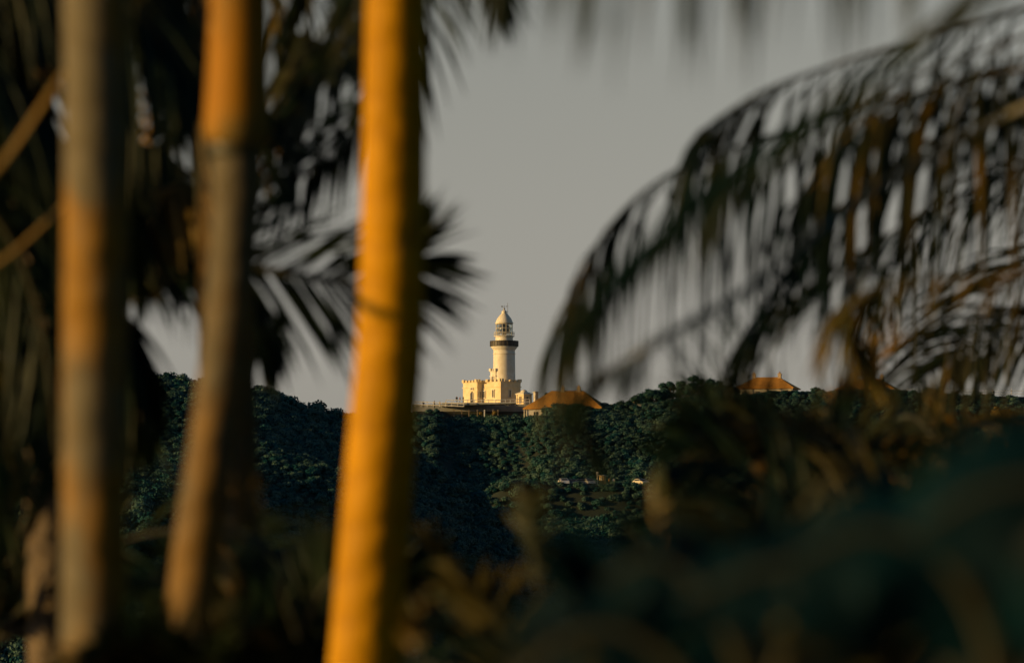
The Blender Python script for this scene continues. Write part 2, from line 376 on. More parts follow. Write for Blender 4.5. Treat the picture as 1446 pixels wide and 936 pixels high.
# ------------------------------------------------------------------ lighthouse
def lighthouse():
    root = empty('lighthouse', LB)
    tag(root, 'white castellated lighthouse with domed lantern standing on the hill crest', 'lighthouse')
    # tower
    t = MB(); t.lathe([(2.72, 0), (2.66, 3), (2.56, 7), (2.50, 11.6), (2.50, 11.75), (2.60, 11.8), (2.60, 11.95), (2.50, 12.0), (2.50, 12.7), (2.62, 12.85),
                       (2.72, 12.9), (2.72, 13.0), (2.95, 13.25), (3.08, 13.35), (3.08, 13.55)], n=48)
    t.build('tower', M['white'], root, True)
    g = MB(); g.lathe([(3.20, 13.552), (3.26, 13.60), (3.24, 14.72), (3.32, 14.76), (3.32, 14.86), (3.05, 14.86), (3.05, 13.70), (.5, 13.70)], n=48, close=False)
    ga = g.build('gallery', M['brown_band'], root)
    for i in range(24):
        a = 2 * math.pi * i / 24; b = MB(); 
        b.box((3.27 * math.cos(a), 3.27 * math.sin(a), 14.15), (.10, .16, 1.1), a); b.build('baluster', M['brown_band'], ga)
    m = MB(); m.lathe([(2.02, 13.6), (2.02, 15.75), (2.12, 15.8), (2.36, 15.85), (2.40, 16.0), (1.9, 16.02)], n=40); m.build('lantern_base', M['white'], root)
    # lantern gallery rail
    rl = MB()
    for z in (16.45, 16.85): rl.tube([(2.36 * math.cos(2 * math.pi * i / 32), 2.36 * math.sin(2 * math.pi * i / 32), z) for i in range(33)], .04, 5)
    for i in range(16):
        a = 2 * math.pi * i / 16; rl.tube([(2.36 * math.cos(a), 2.36 * math.sin(a), 16.0), (2.36 * math.cos(a), 2.36 * math.sin(a), 16.88)], .04, 5)
    rl.build('gallery_rail', M['white'], root)
    n = 14; rr = 1.92
    gl = MB(); gl.lathe([(rr - .03, 16.05), (rr - .03, 18.85)], n=n, close=False); lan = gl.build('lantern_glass', M['glass'], root)
    fr = MB()
    for i in range(n):
        a = 2 * math.pi * i / n; fr.tube([(rr * math.cos(a), rr * math.sin(a), 16.02), (rr * math.cos(a), rr * math.sin(a), 18.9)], .05, 6)
    for z in (16.08, 16.75, 17.8, 18.86): fr.tube([(rr * math.cos(2 * math.pi * i / n), rr * math.sin(2 * math.pi * i / n), z) for i in range(n + 1)], .05 if z < 18.8 else .12, 6)
    fr.build('glazing_bars', M['white'], root)
    ln = MB(); prof = [(.5, 16.05), (.55, 16.5), (1.0, 16.6)]
    for i in range(12):
        z = 16.7 + i * .15; r = 1.25 + .30 * math.sin(math.pi * i / 11); prof += [(r, z), (r - .08, z + .08)]
    prof += [(.9, 18.55), (.2, 18.8)]; ln.lathe(prof, n=24); ln.build('lens', M['lens'], root, True)
    dm = MB(); dm.lathe([(2.14, 18.93), (2.12, 19.05), (1.98, 19.15), (1.93, 19.3), (1.82, 19.65), (1.58, 20.1), (1.28, 20.5), (1.0, 20.85), (.80, 21.05), (.70, 21.15), (.62, 21.2), (.60, 21.5),
                          (.66, 21.55), (.55, 21.75), (.36, 21.92), (.14, 22.02), (.10, 22.1)], n=40); dome = dm.build('dome', M['white'], root, True)
    fi = MB(); fi.lathe([(.02, 22.0), (.08, 22.05), (.2, 22.2), (.24, 22.33), (.18, 22.47), (.05, 22.55), (.04, 23.1), (.01, 23.12)], n=14); fi.build('finial', M['metal'], dome, True)
    vn = MB(); vn.box((.0, 0, 22.85), (1.1, .04, .05)); vn.box((-.5, 0, 22.85), (.3, .03, .34)); vn.add([(.5, -.02, 22.72), (.75, 0, 22.87), (.5, -.02, 23.02), (.5, .02, 22.72), (.5, .02, 23.02)], [(0, 1, 2), (3, 4, 1), (0, 2, 4, 3)])
    vn.build('weather_vane', M['metal'], dome)
    rod = MB(); rod.tube([(.80, 0, 21.0), (.80, 0, 23.7)], .045, 6); rod.tube([(.62, 0, 22.9), (.98, 0, 22.9)], .03, 5); rod.tube([(.55, 0, 21.6), (.8, 0, 21.6)], .03, 5); rod.build('lightning_rod', M['metal'], dome)
    for a, z in ((-1.1, 9.5), (-1.1, 5.2)):
        wz = MB(); rr2 = 2.60 if z > 7 else 2.66; wz.box((rr2 * math.cos(a), rr2 * math.sin(a), z), (.14, .42, .9), a); 
    # castellated base building: local axes u (to the right-back), v (to the left-back) from the near corner
    th = R(40)                                   # right face looks 40 deg to the right
    ang = th
    u = Vector((math.cos(ang), math.sin(ang), 0)); v = Vector((-math.sin(ang), math.cos(ang), 0))
    # near corner in lighthouse coordinates
    def corner(zx): return (zx - 397) / 33.6
    nc = Vector((corner(370), -4.3, 0))
    def block(name, o, lu, lv, z0, z1, merl=True, th_=.0, mu=.62, matn='stone'):
        """block from near corner o, lengths along u and v"""
        c = o + u * lu / 2 + v * lv / 2
        b = MB(); b.box((c.x, c.y, (z0 + z1) / 2), (lu, lv, z1 - z0), ang)
        b.box((c.x, c.y, z1 - 1.12), (lu + .34, lv + .34, .16), ang)           # string course
        b.box((c.x, c.y, z0 + .25), (lu + .2, lv + .2, .5), ang)               # plinth
        if merl:
            b.box((c.x, c.y, z1 + .0), (lu + .22, lv + .22, .18), ang)
            for side in range(4):
                L_ = lu if side % 2 == 0 else lv
                nm = max(2, int(round(L_ / 1.15)))
                for i in range(nm):
                    s = (i + .5) / nm if nm > 2 else (0.14, 0.86)[i]
                    s = .06 + .88 * i / (nm - 1)
                    q = (o + u * lu * s, o + u * lu + v * lv * s, o + v * lv + u * lu * s, o + v * lv * s)[side]
                    corner_ = i in (0, nm - 1)
                    b.box((q.x, q.y, z1 + .09 + (.30 if corner_ else .22)), (mu * (1.12 if corner_ else 1), mu * (1.1 if corner_ else .96), .60 if corner_ else .44), ang + (R(.4) * side))
        return b.build(name, M[matn], root)
    def opening(par, o, dirv, nrm, s, z0, z1, wd, arch=False, door=False):
        c = o + dirv * s + nrm * .03
        a = math.atan2(dirv.y, dirv.x)
        b = MB(); b.box((c.x, c.y, (z0 + z1) / 2), (wd, .10, z1 - z0), a)
        if arch:
            for k in range(4): b.box((c.x, c.y, z1 + .06 + k * .1), (wd * (1 - .22 * (k + 1)), .10, .1), a)
        f = b.build('door' if door else 'window', M['dark'], par)
        fr = MB()
        for sx in (-1, 1):
            q = c + dirv * sx * (wd / 2 + .09) + nrm * .05; fr.box((q.x, q.y, (z0 + z1) / 2), (.16, .2, z1 - z0 + .1), a)
        q = c + nrm * .07; fr.box((q.x, q.y, z0 - .1), (wd + .5, .26, .14), a)
        if not arch: fr.box((q.x, q.y, z1 + .14), (wd + .5, .26, .16), a)
        if not door: fr.box((c.x + nrm.x * .06, c.y + nrm.y * .06, (z0 + z1) / 2), (.05, .04, z1 - z0), a)
        fr.build('frame', M['white'], f)
    mainb = block('main_hall', nc, 6.0, 5.0, 0, 5.25)
    opening(mainb, nc, u, -v, 2.7, 1.75, 3.35, .55)
    opening(mainb, nc, v, -u, 2.6, 1.75, 3.35, .55)
    o2 = nc + v * 5.0 + u * .35
    link = block('link_wall', o2, 5.0, 2.5, 0, 4.95, False)
    opening(link, o2, v, -u, 1.2, 1.75, 3.2, .5)
    o3 = nc + v * 7.0 - u * 1.2
    lft = block('west_wing', o3, 6.0, 5.2, 0, 5.3)
    opening(lft, o3, v, -u, 1.9, .6, 2.9, .9, arch=True, door=True)
    opening(lft, o3, v, -u, 1.9, 3.75, 4.0, .7)
    opening(lft, o3, u, -v, .7, 1.75, 3.1, .35)
    # corner turret next to the tower
    nt_ = Vector((corner(330), -1.9, 0))
    tur = block('stair_turret', nt_, 1.2, 1.9, 5.3, 7.75, True, mu=.5, matn='white')
    opening(tur, nt_, v, -u, .95, 5.5, 6.5, .55, arch=True)
    opening(tur, nt_, u, -v, .6, 5.5, 7.0, .4)
lighthouse()

def far(px, py, d=LD): return P(px, py, d)
# domed pavilion to the right
def pavilion():
    b0 = far(740, 571, 1311); root = empty('pavilion', (b0.x, b0.y, ZB - .1)); tag(root, 'small square pavilion with a low domed roof to the right of the lighthouse', 'pavilion')
    a = R(42)
    b = MB(); b.box((0, 0, 1.15), (2.3, 2.3, 2.3), a); b.box((0, 0, .15), (2.5, 2.5, .3), a)
    for sx in (-1, 1):
        for sy in (-1, 1):
            x, y = sx * 1.14, sy * 1.14; b.box((x * math.cos(a) - y * math.sin(a), x * math.sin(a) + y * math.cos(a), 1.2), (.3, .3, 2.34), a)
    b.build('wall', M['stone'], root)
    r = MB(); r.box((0, 0, 2.40), (2.9, 2.9, .2), a); r.box((0, 0, 2.68), (2.7, 2.7, .35), a, .62)
    r.lathe([(.85, 2.85), (.80, 3.0), (.66, 3.2), (.42, 3.36), (.15, 3.45), (.05, 3.5)], n=20)
    r.build('roof', M['white'], root)
    d = MB(); v = Vector((-math.sin(a), -0 + math.cos(a), 0)); n_ = Vector((-math.cos(a), -math.sin(a), 0)); c = n_ * 1.17
    d.box((c.x, c.y, 1.0), (.1, .8, 1.7), a); 
    n2 = Vector((math.sin(a), -math.cos(a), 0)) * 1.17; w_ = MB(); w_.box((n2.x, n2.y, 1.35), (.6, .1, .8), a); w_.build('window', M['dark'], root)
    d.build('door', M['timber'], root)
pavilion()
def gate_pillar():
    b0 = far(756.7, 569, 1308); root = empty('gate_pillar', (b0.x, b0.y, ZB - .1)); tag(root, 'slim white capped pillar between the pavilion and the orange roof', 'pillar')
    p = MB(); p.box((0, 0, 1.3), (.8, .8, 2.6), R(30)); p.box((0, 0, .2), (.98, .98, .4), R(30)); p.build('shaft', M['white'], root)
    c = MB(); c.box((0, 0, 2.68), (1.12, 1.12, .16), R(30)); c.box((0, 0, 2.86), (.95, .95, .2), R(30), .3); c.build('cap', M['white'], root)
gate_pillar()

# cottages
def cottage(name, px_c, d, zfl, width, depth, rise, chim, label, rz=R(-14), wall_h=2.6, group=None):
    c = far(px_c, 560, d); root = empty(name, (c.x, c.y, zfl), rz); tag(root, label, 'cottage', group)
    hw, hd = width / 2, depth / 2
    w_ = MB(); w_.box((0, 0, wall_h / 2), (width - 1.2, depth - 1.2, wall_h)); w_.build('wall', M['cottage'], root)
    r = MB(); e = .25; rl = width * .2
    vs = [(-hw, -hd, wall_h), (hw, -hd, wall_h), (hw, hd, wall_h), (-hw, hd, wall_h), (-hw, -hd, wall_h + e), (hw, -hd, wall_h + e), (hw, hd, wall_h + e), (-hw, hd, wall_h + e), (-rl, 0, wall_h + e + rise), (rl, 0, wall_h + e + rise)]
    r.add(vs, [(0, 3, 2, 1), (0, 1, 5, 4), (1, 2, 6, 5), (2, 3, 7, 6), (3, 0, 4, 7), (4, 5, 9, 8), (6, 7, 8, 9), (5, 6, 9), (7, 4, 8)])
    ro = r.build('roof', M['roof'], root)
    for x in chim:
        k = MB(); k.box((x, 0, wall_h + rise - .1), (.75, .9, 2.2)); k.box((x, 0, wall_h + rise + 1.02), (.95, 1.1, .16))
        ch = k.build('chimney', M['chimney'], ro)
        for s in (-.2, .2):
            q = MB(); q.lathe([(.13, wall_h + rise + 1.08), (.11, wall_h + rise + 1.5)], (x, s, 0), 8); q.build('chimney_pot', M['roof'], ch)
    for i in range(4):
        x = -hw + width * (i + .7) / 4.4
        b = MB(); b.box((x, -hd + .57, 1.35), (1.0, .12, 1.3)); wi = b.build('window', M['dark'], root)
        f = MB(); f.box((x, -hd + .5, .66), (1.3, .2, .1)); f.box((x, -hd + .5, 1.35), (.06, .06, 1.3)); f.build('frame', M['white'], wi)
    for i in range(5):
        x = -hw + .3 + (width - .6) * i / 4; b = MB(); b.box((x, -hd + .15, wall_h / 2), (.14, .14, wall_h)); b.build('verandah_post', M['white'], root)
z_c = far(800, 577, 1300).z
cottage('cottage', 801, 1302, z_c - 2.75, 18.5, 10, 4.1, (-1.0, 2.75), 'long low cottage with an orange hipped roof right of the white pillar')
z2 = far(1085, 548, 1330).z
cottage('cottage', 1084, 1330, z2 - 2.9, 14, 9, 2.6, (-3.2, 2.9), 'hip-roofed cottage half hidden by fronds, beside the ridge-top trees')
cottage('cottage', 1226, 1330, z2 - 3.2, 14, 9, 2.5, (-3.0, 3.3), 'hip-roofed cottage farthest right, its lit chimneys above the hanging leaf tips')

# terrace under the lighthouse: slab edge, posts, fences
def slab():
    a = far(624, 574.5, 1302); b = far(729, 571.5, 1302)
    m = MB(); x0, x1, y = a.x, b.x, a.y
    m.add([(x0, y, ZB - .75), (x1, y, ZB - .25), (x1, y, ZB - .05), (x0, y, ZB - .12), (x0, y + 8, ZB - .75), (x1, y + 6, ZB - .25), (x1, y + 6, ZB - .05), (x0, y + 8, ZB - .12)],
          [(0, 1, 2, 3), (5, 4, 7, 6), (3, 2, 6, 7), (0, 4, 5, 1), (4, 0, 3, 7), (1, 5, 6, 2)])
    return tag(m.build('lookout_deck', M['concrete']), 'grey concrete lookout deck on the brow below the lighthouse', 'deck')
slab()
plaza = MB(); plaza.box((8, 1325, ZB - .9), (62, 33.5, 1.7)); tag(plaza.build('pavement', M['concrete']), kind='structure')
random.seed(11)
for i, px in enumerate((641, 652, 662, 674, 684, 696, 703)):
    t = far(px, 579, 1301.5); p = MB(); h = 2.4 - .15 * i * .5
    p.box((0, 0, -h / 2), (.24, .24, h)); p.box((0, 0, -.2), (.34, .34, .14))
    o = p.build('deck_post', M['timber'] if i != 4 else M['fence']); o.location = (t.x, t.y, t.z + .1)
    tag(o, ('leftmost brown post under the lookout deck', 'second brown post from the left under the deck', 'third brown post from the left under the deck', 'middle brown post under the deck, left of the white one',
            'white-painted post under the lookout deck', 'brown post just right of the white post under the deck', 'rightmost brown post under the lookout deck')[i], 'post', 'posts under the lookout deck')
def fence(name, pts, h, posts, label, rails=2, r=.06, group=None):
    root = empty(name, pts[0]); tag(root, label, 'fence', group); o = Vector(pts[0])
    loc = [Vector(p) - o for p in pts]
    for k in range(rails):
        m = MB(); z = h - k * h * .5
        m.tube([p + Vector((0, 0, z)) for p in loc], r, 6); m.build('rail', M['fence'], root)
    for i in range(posts):
        t = i / (posts - 1); L_ = t * (len(loc) - 1); j = min(int(L_), len(loc) - 2); p = loc[j].lerp(loc[j + 1], L_ - j)
        m = MB(); m.box((p.x, p.y, h / 2), (.14, .14, h + .06)); m.box((p.x, p.y, h + .05), (.18, .18, .05)); m.build('post', M['fence'], root)
fence('rail_fence', [far(586, 574.5, 1303), far(655, 577.5, 1301)], 1.2, 9, 'white two-rail fence sloping down the brow left of the lighthouse', r=.09)
fence('rail_fence', [far(630, 572.5, 1305), far(700, 572.5, 1304), far(748, 571, 1305)], 1.25, 15, 'long white rail fence in front of the castellated walls', r=.08)
fence('rail_fence', [far(1240, 557, 1310), far(1330, 559, 1310), far(1446, 560, 1310), far(1500, 560, 1310)], 1.3, 14, 'long white rail fence along the ridge at the far right', r=.045)

# ------------------------------------------------------------------ people
def person(px, py, d, shirt, trousers, label, h=1.72, pose=0, rz=0.0, z=None, group='visitors at the lookout'):
    b = far(px, py, d)
    me = bpy.data.meshes.new('person')
    s = h / 1.72; sw = .12 if pose == 1 else .0
    V = [(0, 0, .95), (0, 0, 1.15), (0, 0, 1.38), (0, 0, 1.50), (0, 0, 1.60), (0, -.01, 1.68),
         (.10, 0, .90), (.12, -sw, .50), (.12, 0 - sw * .2, .09), (.12, -.14 - sw * .2, .04),
         (-.10, 0, .90), (-.12, sw, .50), (-.12, sw * 1.6, .09), (-.12, -.12 + sw * 1.6, .04),
         (.19, 0, 1.42), (.25, .03, 1.15), (.27 if pose < 2 else .15, -.05 if pose < 2 else -.28, .90 if pose < 2 else 1.25),
         (-.19, 0, 1.42), (-.25, .03, 1.15), (-.27, -.05, .90)]
    E = [(0, 1), (1, 2), (2, 3), (3, 4), (4, 5), (0, 6), (6, 7), (7, 8), (8, 9), (0, 10), (10, 11), (11, 12), (12, 13), (2, 14), (14, 15), (15, 16), (2, 17), (17, 18), (18, 19)]
    rad = [.15, .14, .15, .06, .10, .085, .095, .065, .045, .04, .095, .065, .045, .04, .06, .045, .035, .06, .045, .035]
    me.from_pydata([(x * s, y * s, zz * s) for x, y, zz in V], E, [])
    o = bpy.data.objects.new('person', me); C.objects.link(o)
    sk = o.modifiers.new('skin', 'SKIN')
    for i, r_ in enumerate(rad): me.skin_vertices[0].data[i].radius = (r_ * s, r_ * s * .85)
    me.skin_vertices[0].data[0].use_root = True
    sb = o.modifiers.new('sub', 'SUBSURF'); sb.levels = 1; sb.render_levels = 1
    dg = bpy.context.evaluated_depsgraph_get(); dg.update()
    ev = o.evaluated_get(dg); nm = bpy.data.meshes.new_from_object(ev)
    o.modifiers.clear(); o.data = nm
    nm.materials.clear()
    sh = mat('shirt', shirt, .8); tr = mat('trousers', trousers, .8)
    for m_ in (M['skin'], sh, tr, M['hair']): nm.materials.append(m_)
    for p in nm.polygons:
        c = p.center / s
        p.material_index = 3 if (c.z > 1.64 or (c.z > 1.55 and c.y > .02)) else 0 if c.z > 1.46 else 1 if (c.z > .93 and not (abs(c.x) > .21 and c.z < 1.1)) else 0 if (abs(c.x) > .2 and c.z > .7) else 2
        p.use_smooth = True
    o.location = (b.x, b.y, z if z is not None else b.z); o.rotation_euler = (0, 0, rz)
    return tag(o, label, 'person', group)
zt = ZB - .05
person(598, 574, 1304, (.05, .06, .10), (.03, .03, .04), 'person in dark blue standing alone at the left end of the lookout fence', rz=.5, z=far(598, 574.5, 1304).z - .25)
person(613.5, 573, 1304, (.10, .05, .04), (.03, .03, .03), 'person in dark red, left one of the pair at the sloping white fence', rz=1.2, z=far(613, 575.5, 1304).z - .1, h=1.8)
person(621, 573, 1304, (.62, .58, .50), (.05, .05, .06), 'person in a pale shirt, right one of the pair at the sloping white fence', rz=-.6, z=far(620, 576, 1304).z - .1)
person(645, 574, 1306, (.04, .05, .05), (.04, .04, .05), 'person in black beside the left wing, leftmost of the group of three', rz=.3, z=zt)
person(649.5, 574, 1306.5, (.20, .05, .03), (.03, .03, .04), 'person in a rust red top in the middle of the group by the left wing', rz=2.0, z=zt, h=1.62)
person(654, 574, 1306, (.06, .07, .05), (.05, .05, .04), 'person in dark green, rightmost of the group beside the left wing', rz=-1.0, z=zt)
person(667, 573, 1306.5, (.06, .04, .03), (.04, .04, .05), 'person in brown walking past the door of the left wing', pose=1, rz=1.5, z=zt)
person(1352, 560, 1311, (.50, .25, .06), (.04, .04, .05), 'person in an orange top on the ridge by the far right fence', rz=.4, z=far(1352, 561, 1311).z, group='walkers on the right ridge')
person(1403, 560, 1312, (.04, .04, .05), (.04, .04, .04), 'dark-clad person standing at the far right end of the ridge', rz=.4, z=far(1403, 561, 1312).z, group='walkers on the right ridge')

# ------------------------------------------------------------------ car park
cpb = MB(); cpb.box((CPX + 4, CPY, CPZ - .35), (38, 13, .8)); 
tag(cpb.build('car_park', M['asphalt']), kind='structure')
def car(loc, rz, paint, label, van=False):
    root = empty('parked_van' if van else 'parked_car', loc, rz); tag(root, label, 'van' if van else 'car', 'vehicles in the hillside car park')
    L_, W_, H_ = (5.0, 1.95, 2.2) if van else (4.4, 1.78, 1.45)
    pm = mat('car_paint', paint, .25, var=.05, metal=.2)
    if van: prof = [(-2.5, .35), (-2.5, 1.1), (-2.42, 2.0), (-2.3, 2.18), (1.0, 2.2), (1.35, 2.05), (1.95, 1.25), (2.4, 1.05), (2.5, .8), (2.5, .35)]
    else: prof = [(-2.2, .32), (-2.2, .80), (-2.1, .95), (-1.75, 1.0), (-1.25, 1.40), (-.9, 1.45), (.2, 1.44), (.5, 1.36), (1.1, .98), (1.9, .86), (2.15, .72), (2.2, .32)]
    b = MB(); n = len(prof)
    def xs(z): return W_ / 2 * (1 - max(0, z - .9) * (.10 if van else .28))
    vs = [(x, -xs(z), z) for x, z in prof] + [(x, xs(z), z) for x, z in prof]
    b.add(vs, [tuple(range(n)), tuple(range(n, 2 * n))[::-1]] + [(i, n + i, n + (i + 1) % n, (i + 1) % n) for i in range(n)])
    b.build('body', pm, root)
    def quad(pts, name='window'):
        q = MB(); q.add(pts, [(0, 1, 2, 3)]); q.build(name, M['dark'], root)
    e = .012
    if van:
        for y in (-1, 1): quad([(.0, y * (xs(1.3) + e), 1.3), (1.55, y * (xs(1.3) + e), 1.3), (1.15, y * (xs(1.95) + e), 1.95), (.0, y * (xs(1.95) + e), 1.95)])
        quad([(1.93 + e, -.75, 1.30), (1.93 + e, .75, 1.30), (1.42 + e, .72, 1.98), (1.42 + e, -.72, 1.98)], 'windscreen')
    else:
        for y in (-1, 1): quad([(-1.5, y * (xs(1.0) + e), 1.02), (.95, y * (xs(1.0) + e), 1.02), (.4, y * (xs(1.36) + e), 1.36), (-1.1, y * (xs(1.36) + e), 1.36)])
        quad([(1.08 + e, -.72, 1.02), (1.08 + e, .72, 1.02), (.56 + e, .62, 1.36), (.56 + e, -.62, 1.36)], 'windscreen')
        quad([(-1.74 - e, .72, 1.04), (-1.74 - e, -.72, 1.04), (-1.28 - e, -.62, 1.38), (-1.28 - e, .62, 1.38)], 'rear_window')
    for x in (-1.35, 1.4):
        for y in (-1, 1):
            wv = MB(); vs = []; 
            for r_, yy in ((.20, .0), (.33, .0), (.33, .2), (.20, .2)):
                for k in range(16): a = k / 16 * 2 * math.pi; vs.append((x + r_ * math.cos(a), y * (W_ / 2 - .16 + yy), .33 + r_ * math.sin(a)))
            wv.add(vs, [(j * 16 + k, j * 16 + (k + 1) % 16, (j + 1) * 16 + (k + 1) % 16, (j + 1) * 16 + k) for j in range(3) for k in range(16)] + [tuple(range(48, 64))])
            t = wv.build('wheel', M['tyre'], root)
            h = MB(); h.add([(x + .19 * math.cos(k * math.pi / 6), y * (W_ / 2 + .05), .33 + .19 * math.sin(k * math.pi / 6)) for k in range(12)], [tuple(range(12))]); h.build('rim', M['hub'], t)
    for y in (-.62, .62):
        l = MB(); l.box((L_ / 2 + .005, y, .68), (.05, .3, .16)); l.build('headlight', M['white'], root)
    return root
def cp(px, dy=0.0):
    q = far(px, 686, 1235 + dy); return (q.x, q.y, CPZ + .06)
car(cp(796, -4.5), R(-80), (.75, .75, .74), 'white car nose on at the left end of the hillside car park')
car(cp(808, -1), R(-100), (.04, .05, .06), 'dark car nose on just right of the white car')
car(cp(819, -2), R(190), (.10, .12, .14), 'slate grey car parked sideways, third vehicle from the left')
car(cp(832, -3), R(-75), (.35, .36, .36), 'silver car nose on, nearest the yellow kiosk')
car(cp(905, -2), R(-60), (.72, .66, .50), 'pale car alone at the right end of the car park')
k0 = cp(851, -1)
kr = empty('kiosk', k0, R(-35)); tag(kr, 'narrow yellow sunlit kiosk in the hillside car park', 'kiosk')
m = MB(); m.box((0, 0, 1.05), (1.1, 1.1, 2.1)); m.build('wall', M['orange_paint'], kr)
m = MB(); m.box((0, 0, 2.17), (1.35, 1.35, .14)); m.box((0, 0, 2.30), (1.1, 1.1, .12), 0, .4); m.build('roof', M['white'], kr)
m = MB(); m.box((.0, -.56, 1.4), (.6, .06, .7)); m.build('window', M['dark'], kr)
m = MB(); m.box((-.56, 0, 1.0), (.06, .7, 1.8)); m.build('door', M['timber'], kr)
p0 = cp(843.5, -2)
m = MB(); m.lathe([(.16, 0), (.10, .1), (.08, 2.9), (.06, 3.0)], n=10); m.box((0, 0, 2.6), (.5, .08, .7)); pl = m.build('sign_post', M['fence']); pl.location = p0
tag(pl, 'tall white sign post just left of the yellow kiosk', 'post')
person(860.5, 686, 1233, (.60, .35, .10), (.20, .12, .06), 'person in an orange top just right of the yellow kiosk', rz=.6, z=CPZ + .05, group='people in the car park')
person(866, 686, 1234, (.62, .60, .55), (.10, .10, .12), 'person in a white shirt standing right of the orange-clad one by the kiosk', rz=-.4, z=CPZ + .05, group='people in the car park')

# ------------------------------------------------------------------ trees on the ridge
def tree(px, d, h, cr, label, group, seed, zoff=0.0, leafm=None):
    b = far(px, 560, d); z = float(ground_full(b.x, b.y)) + zoff
    root = empty('tree', (b.x, b.y, z)); tag(root, label, 'tree', group)
    rs = random.Random(seed); t = MB()
    lean = rs.uniform(-.6, .6); top = Vector((lean, 0, h * .7))
    t.tube(spline([(0, 0, -.3), (lean * .3, 0, h * .3), top], 8), [.16 * cr * (1 - .09 * i) for i in range(9)], 8)
    cl = []
    for i in range(13):
        a = i * 2.4 + rs.uniform(-.4, .4); r = cr * rs.uniform(.3, .75); e = Vector((lean + r * math.cos(a), r * math.sin(a) * .8, h * rs.uniform(.28, .86)))
        st = Vector((lean * .5, 0, h * rs.uniform(.15, .45)))
        t.tube(spline([st, st.lerp(e, .5) + Vector((0, 0, .2)), e], 5), [.055 * cr * (1 - .13 * k) for k in range(6)], 5); cl.append(e)
    t.build('trunk', M['bark'], root)
    V = []; F = []; Mi = []
    for e in cl:
        v, f, mi = crown_arrays(rs, nleaf=170, leaf=.24, core=True, flat=.8); s = cr * rs.uniform(.36, .55); k = len(V)
        V += [(e.x + a * s, e.y + b_ * s, e.z + c * s) for a, b_, c in v]; F += [tuple(k + i for i in q) for q in f]; Mi += mi
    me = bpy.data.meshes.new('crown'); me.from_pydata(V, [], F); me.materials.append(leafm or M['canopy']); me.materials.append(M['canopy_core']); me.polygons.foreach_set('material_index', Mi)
    o = bpy.data.objects.new('crown', me); C.objects.link(o); o.parent = root
gr = [(897, 1312, 5.6, 2.6, 'round dark tree at the left end of the ridge-top grove'), (912, 1318, 7.4, 3.1, 'second tree from the left in the ridge-top grove'), (930, 1314, 8.2, 3.2, 'third tree from the left in the ridge-top grove, spreading crown'),
      (948, 1320, 9.0, 3.4, 'fourth tree from the left in the ridge-top grove'), (968, 1314, 9.6, 3.5, 'tallest tree in the middle of the ridge-top grove'), (988, 1318, 9.0, 3.3, 'tree just right of the tallest one in the ridge-top grove'),
      (1008, 1314, 8.0, 3.1, 'second tree from the right in the ridge-top grove'), (1028, 1318, 6.6, 2.8, 'rightmost tree of the ridge-top grove, beside the cottage')]
for i, g in enumerate(gr): tree(g[0], g[1], g[2], g[3], g[4], 'trees of the ridge-top grove', 100 + i, zoff=-2.2)
M['bush_gold'] = leaf_mat('sunlit_yellow_bush', (.10, .08, .02), (.24, .15, .02), scale=2, rough=.6)
for i, (px, py, d, s, lb) in enumerate(((679, 583.5, 1299, .55, 'small yellow bush under the deck, left of its twin'), (698.5, 583, 1299, .75, 'small yellow bush under the right half of the deck'), (771, 556, 1306, .55, 'tiny dark bush on the left slope of the orange roof line'),
                                     (1412, 586, 1284, 2.8, 'large golden bush on the right slope below the ridge fence'), (1391, 592, 1282, 1.8, 'smaller golden bush left of the large one on the right slope'),
                                     (1310, 553, 1311, 1.6, 'dark round bush breaking the right ridge line'), (1275, 556, 1311, 1.1, 'low dark bush left of the round one on the right ridge'), (1384, 556, 1312, 1.0, 'low dark bush near the far right walker'),
                                     (1152, 552, 1322, 1.8, 'dark bush between the two right cottages'), (877, 572, 1300, 1.5, 'dark bush at the right end of the orange roofed cottage'))):
    q = far(px, py, d); rs = random.Random(300 + i); v, f, mi = crown_arrays(rs, nleaf=300, leaf=.26)
    me = bpy.data.meshes.new('bush'); me.from_pydata([(a * s, b * s, c * s) for a, b, c in v], [], f); gold = i in (0, 1, 3, 4)
    me.materials.append(M['bush_gold' if gold else 'canopy']); me.materials.append(M['bush_gold' if gold else 'canopy_core']); me.polygons.foreach_set('material_index', mi)
    o = bpy.data.objects.new('bush', me); C.objects.link(o); o.location = q; tag(o, lb, 'bush')

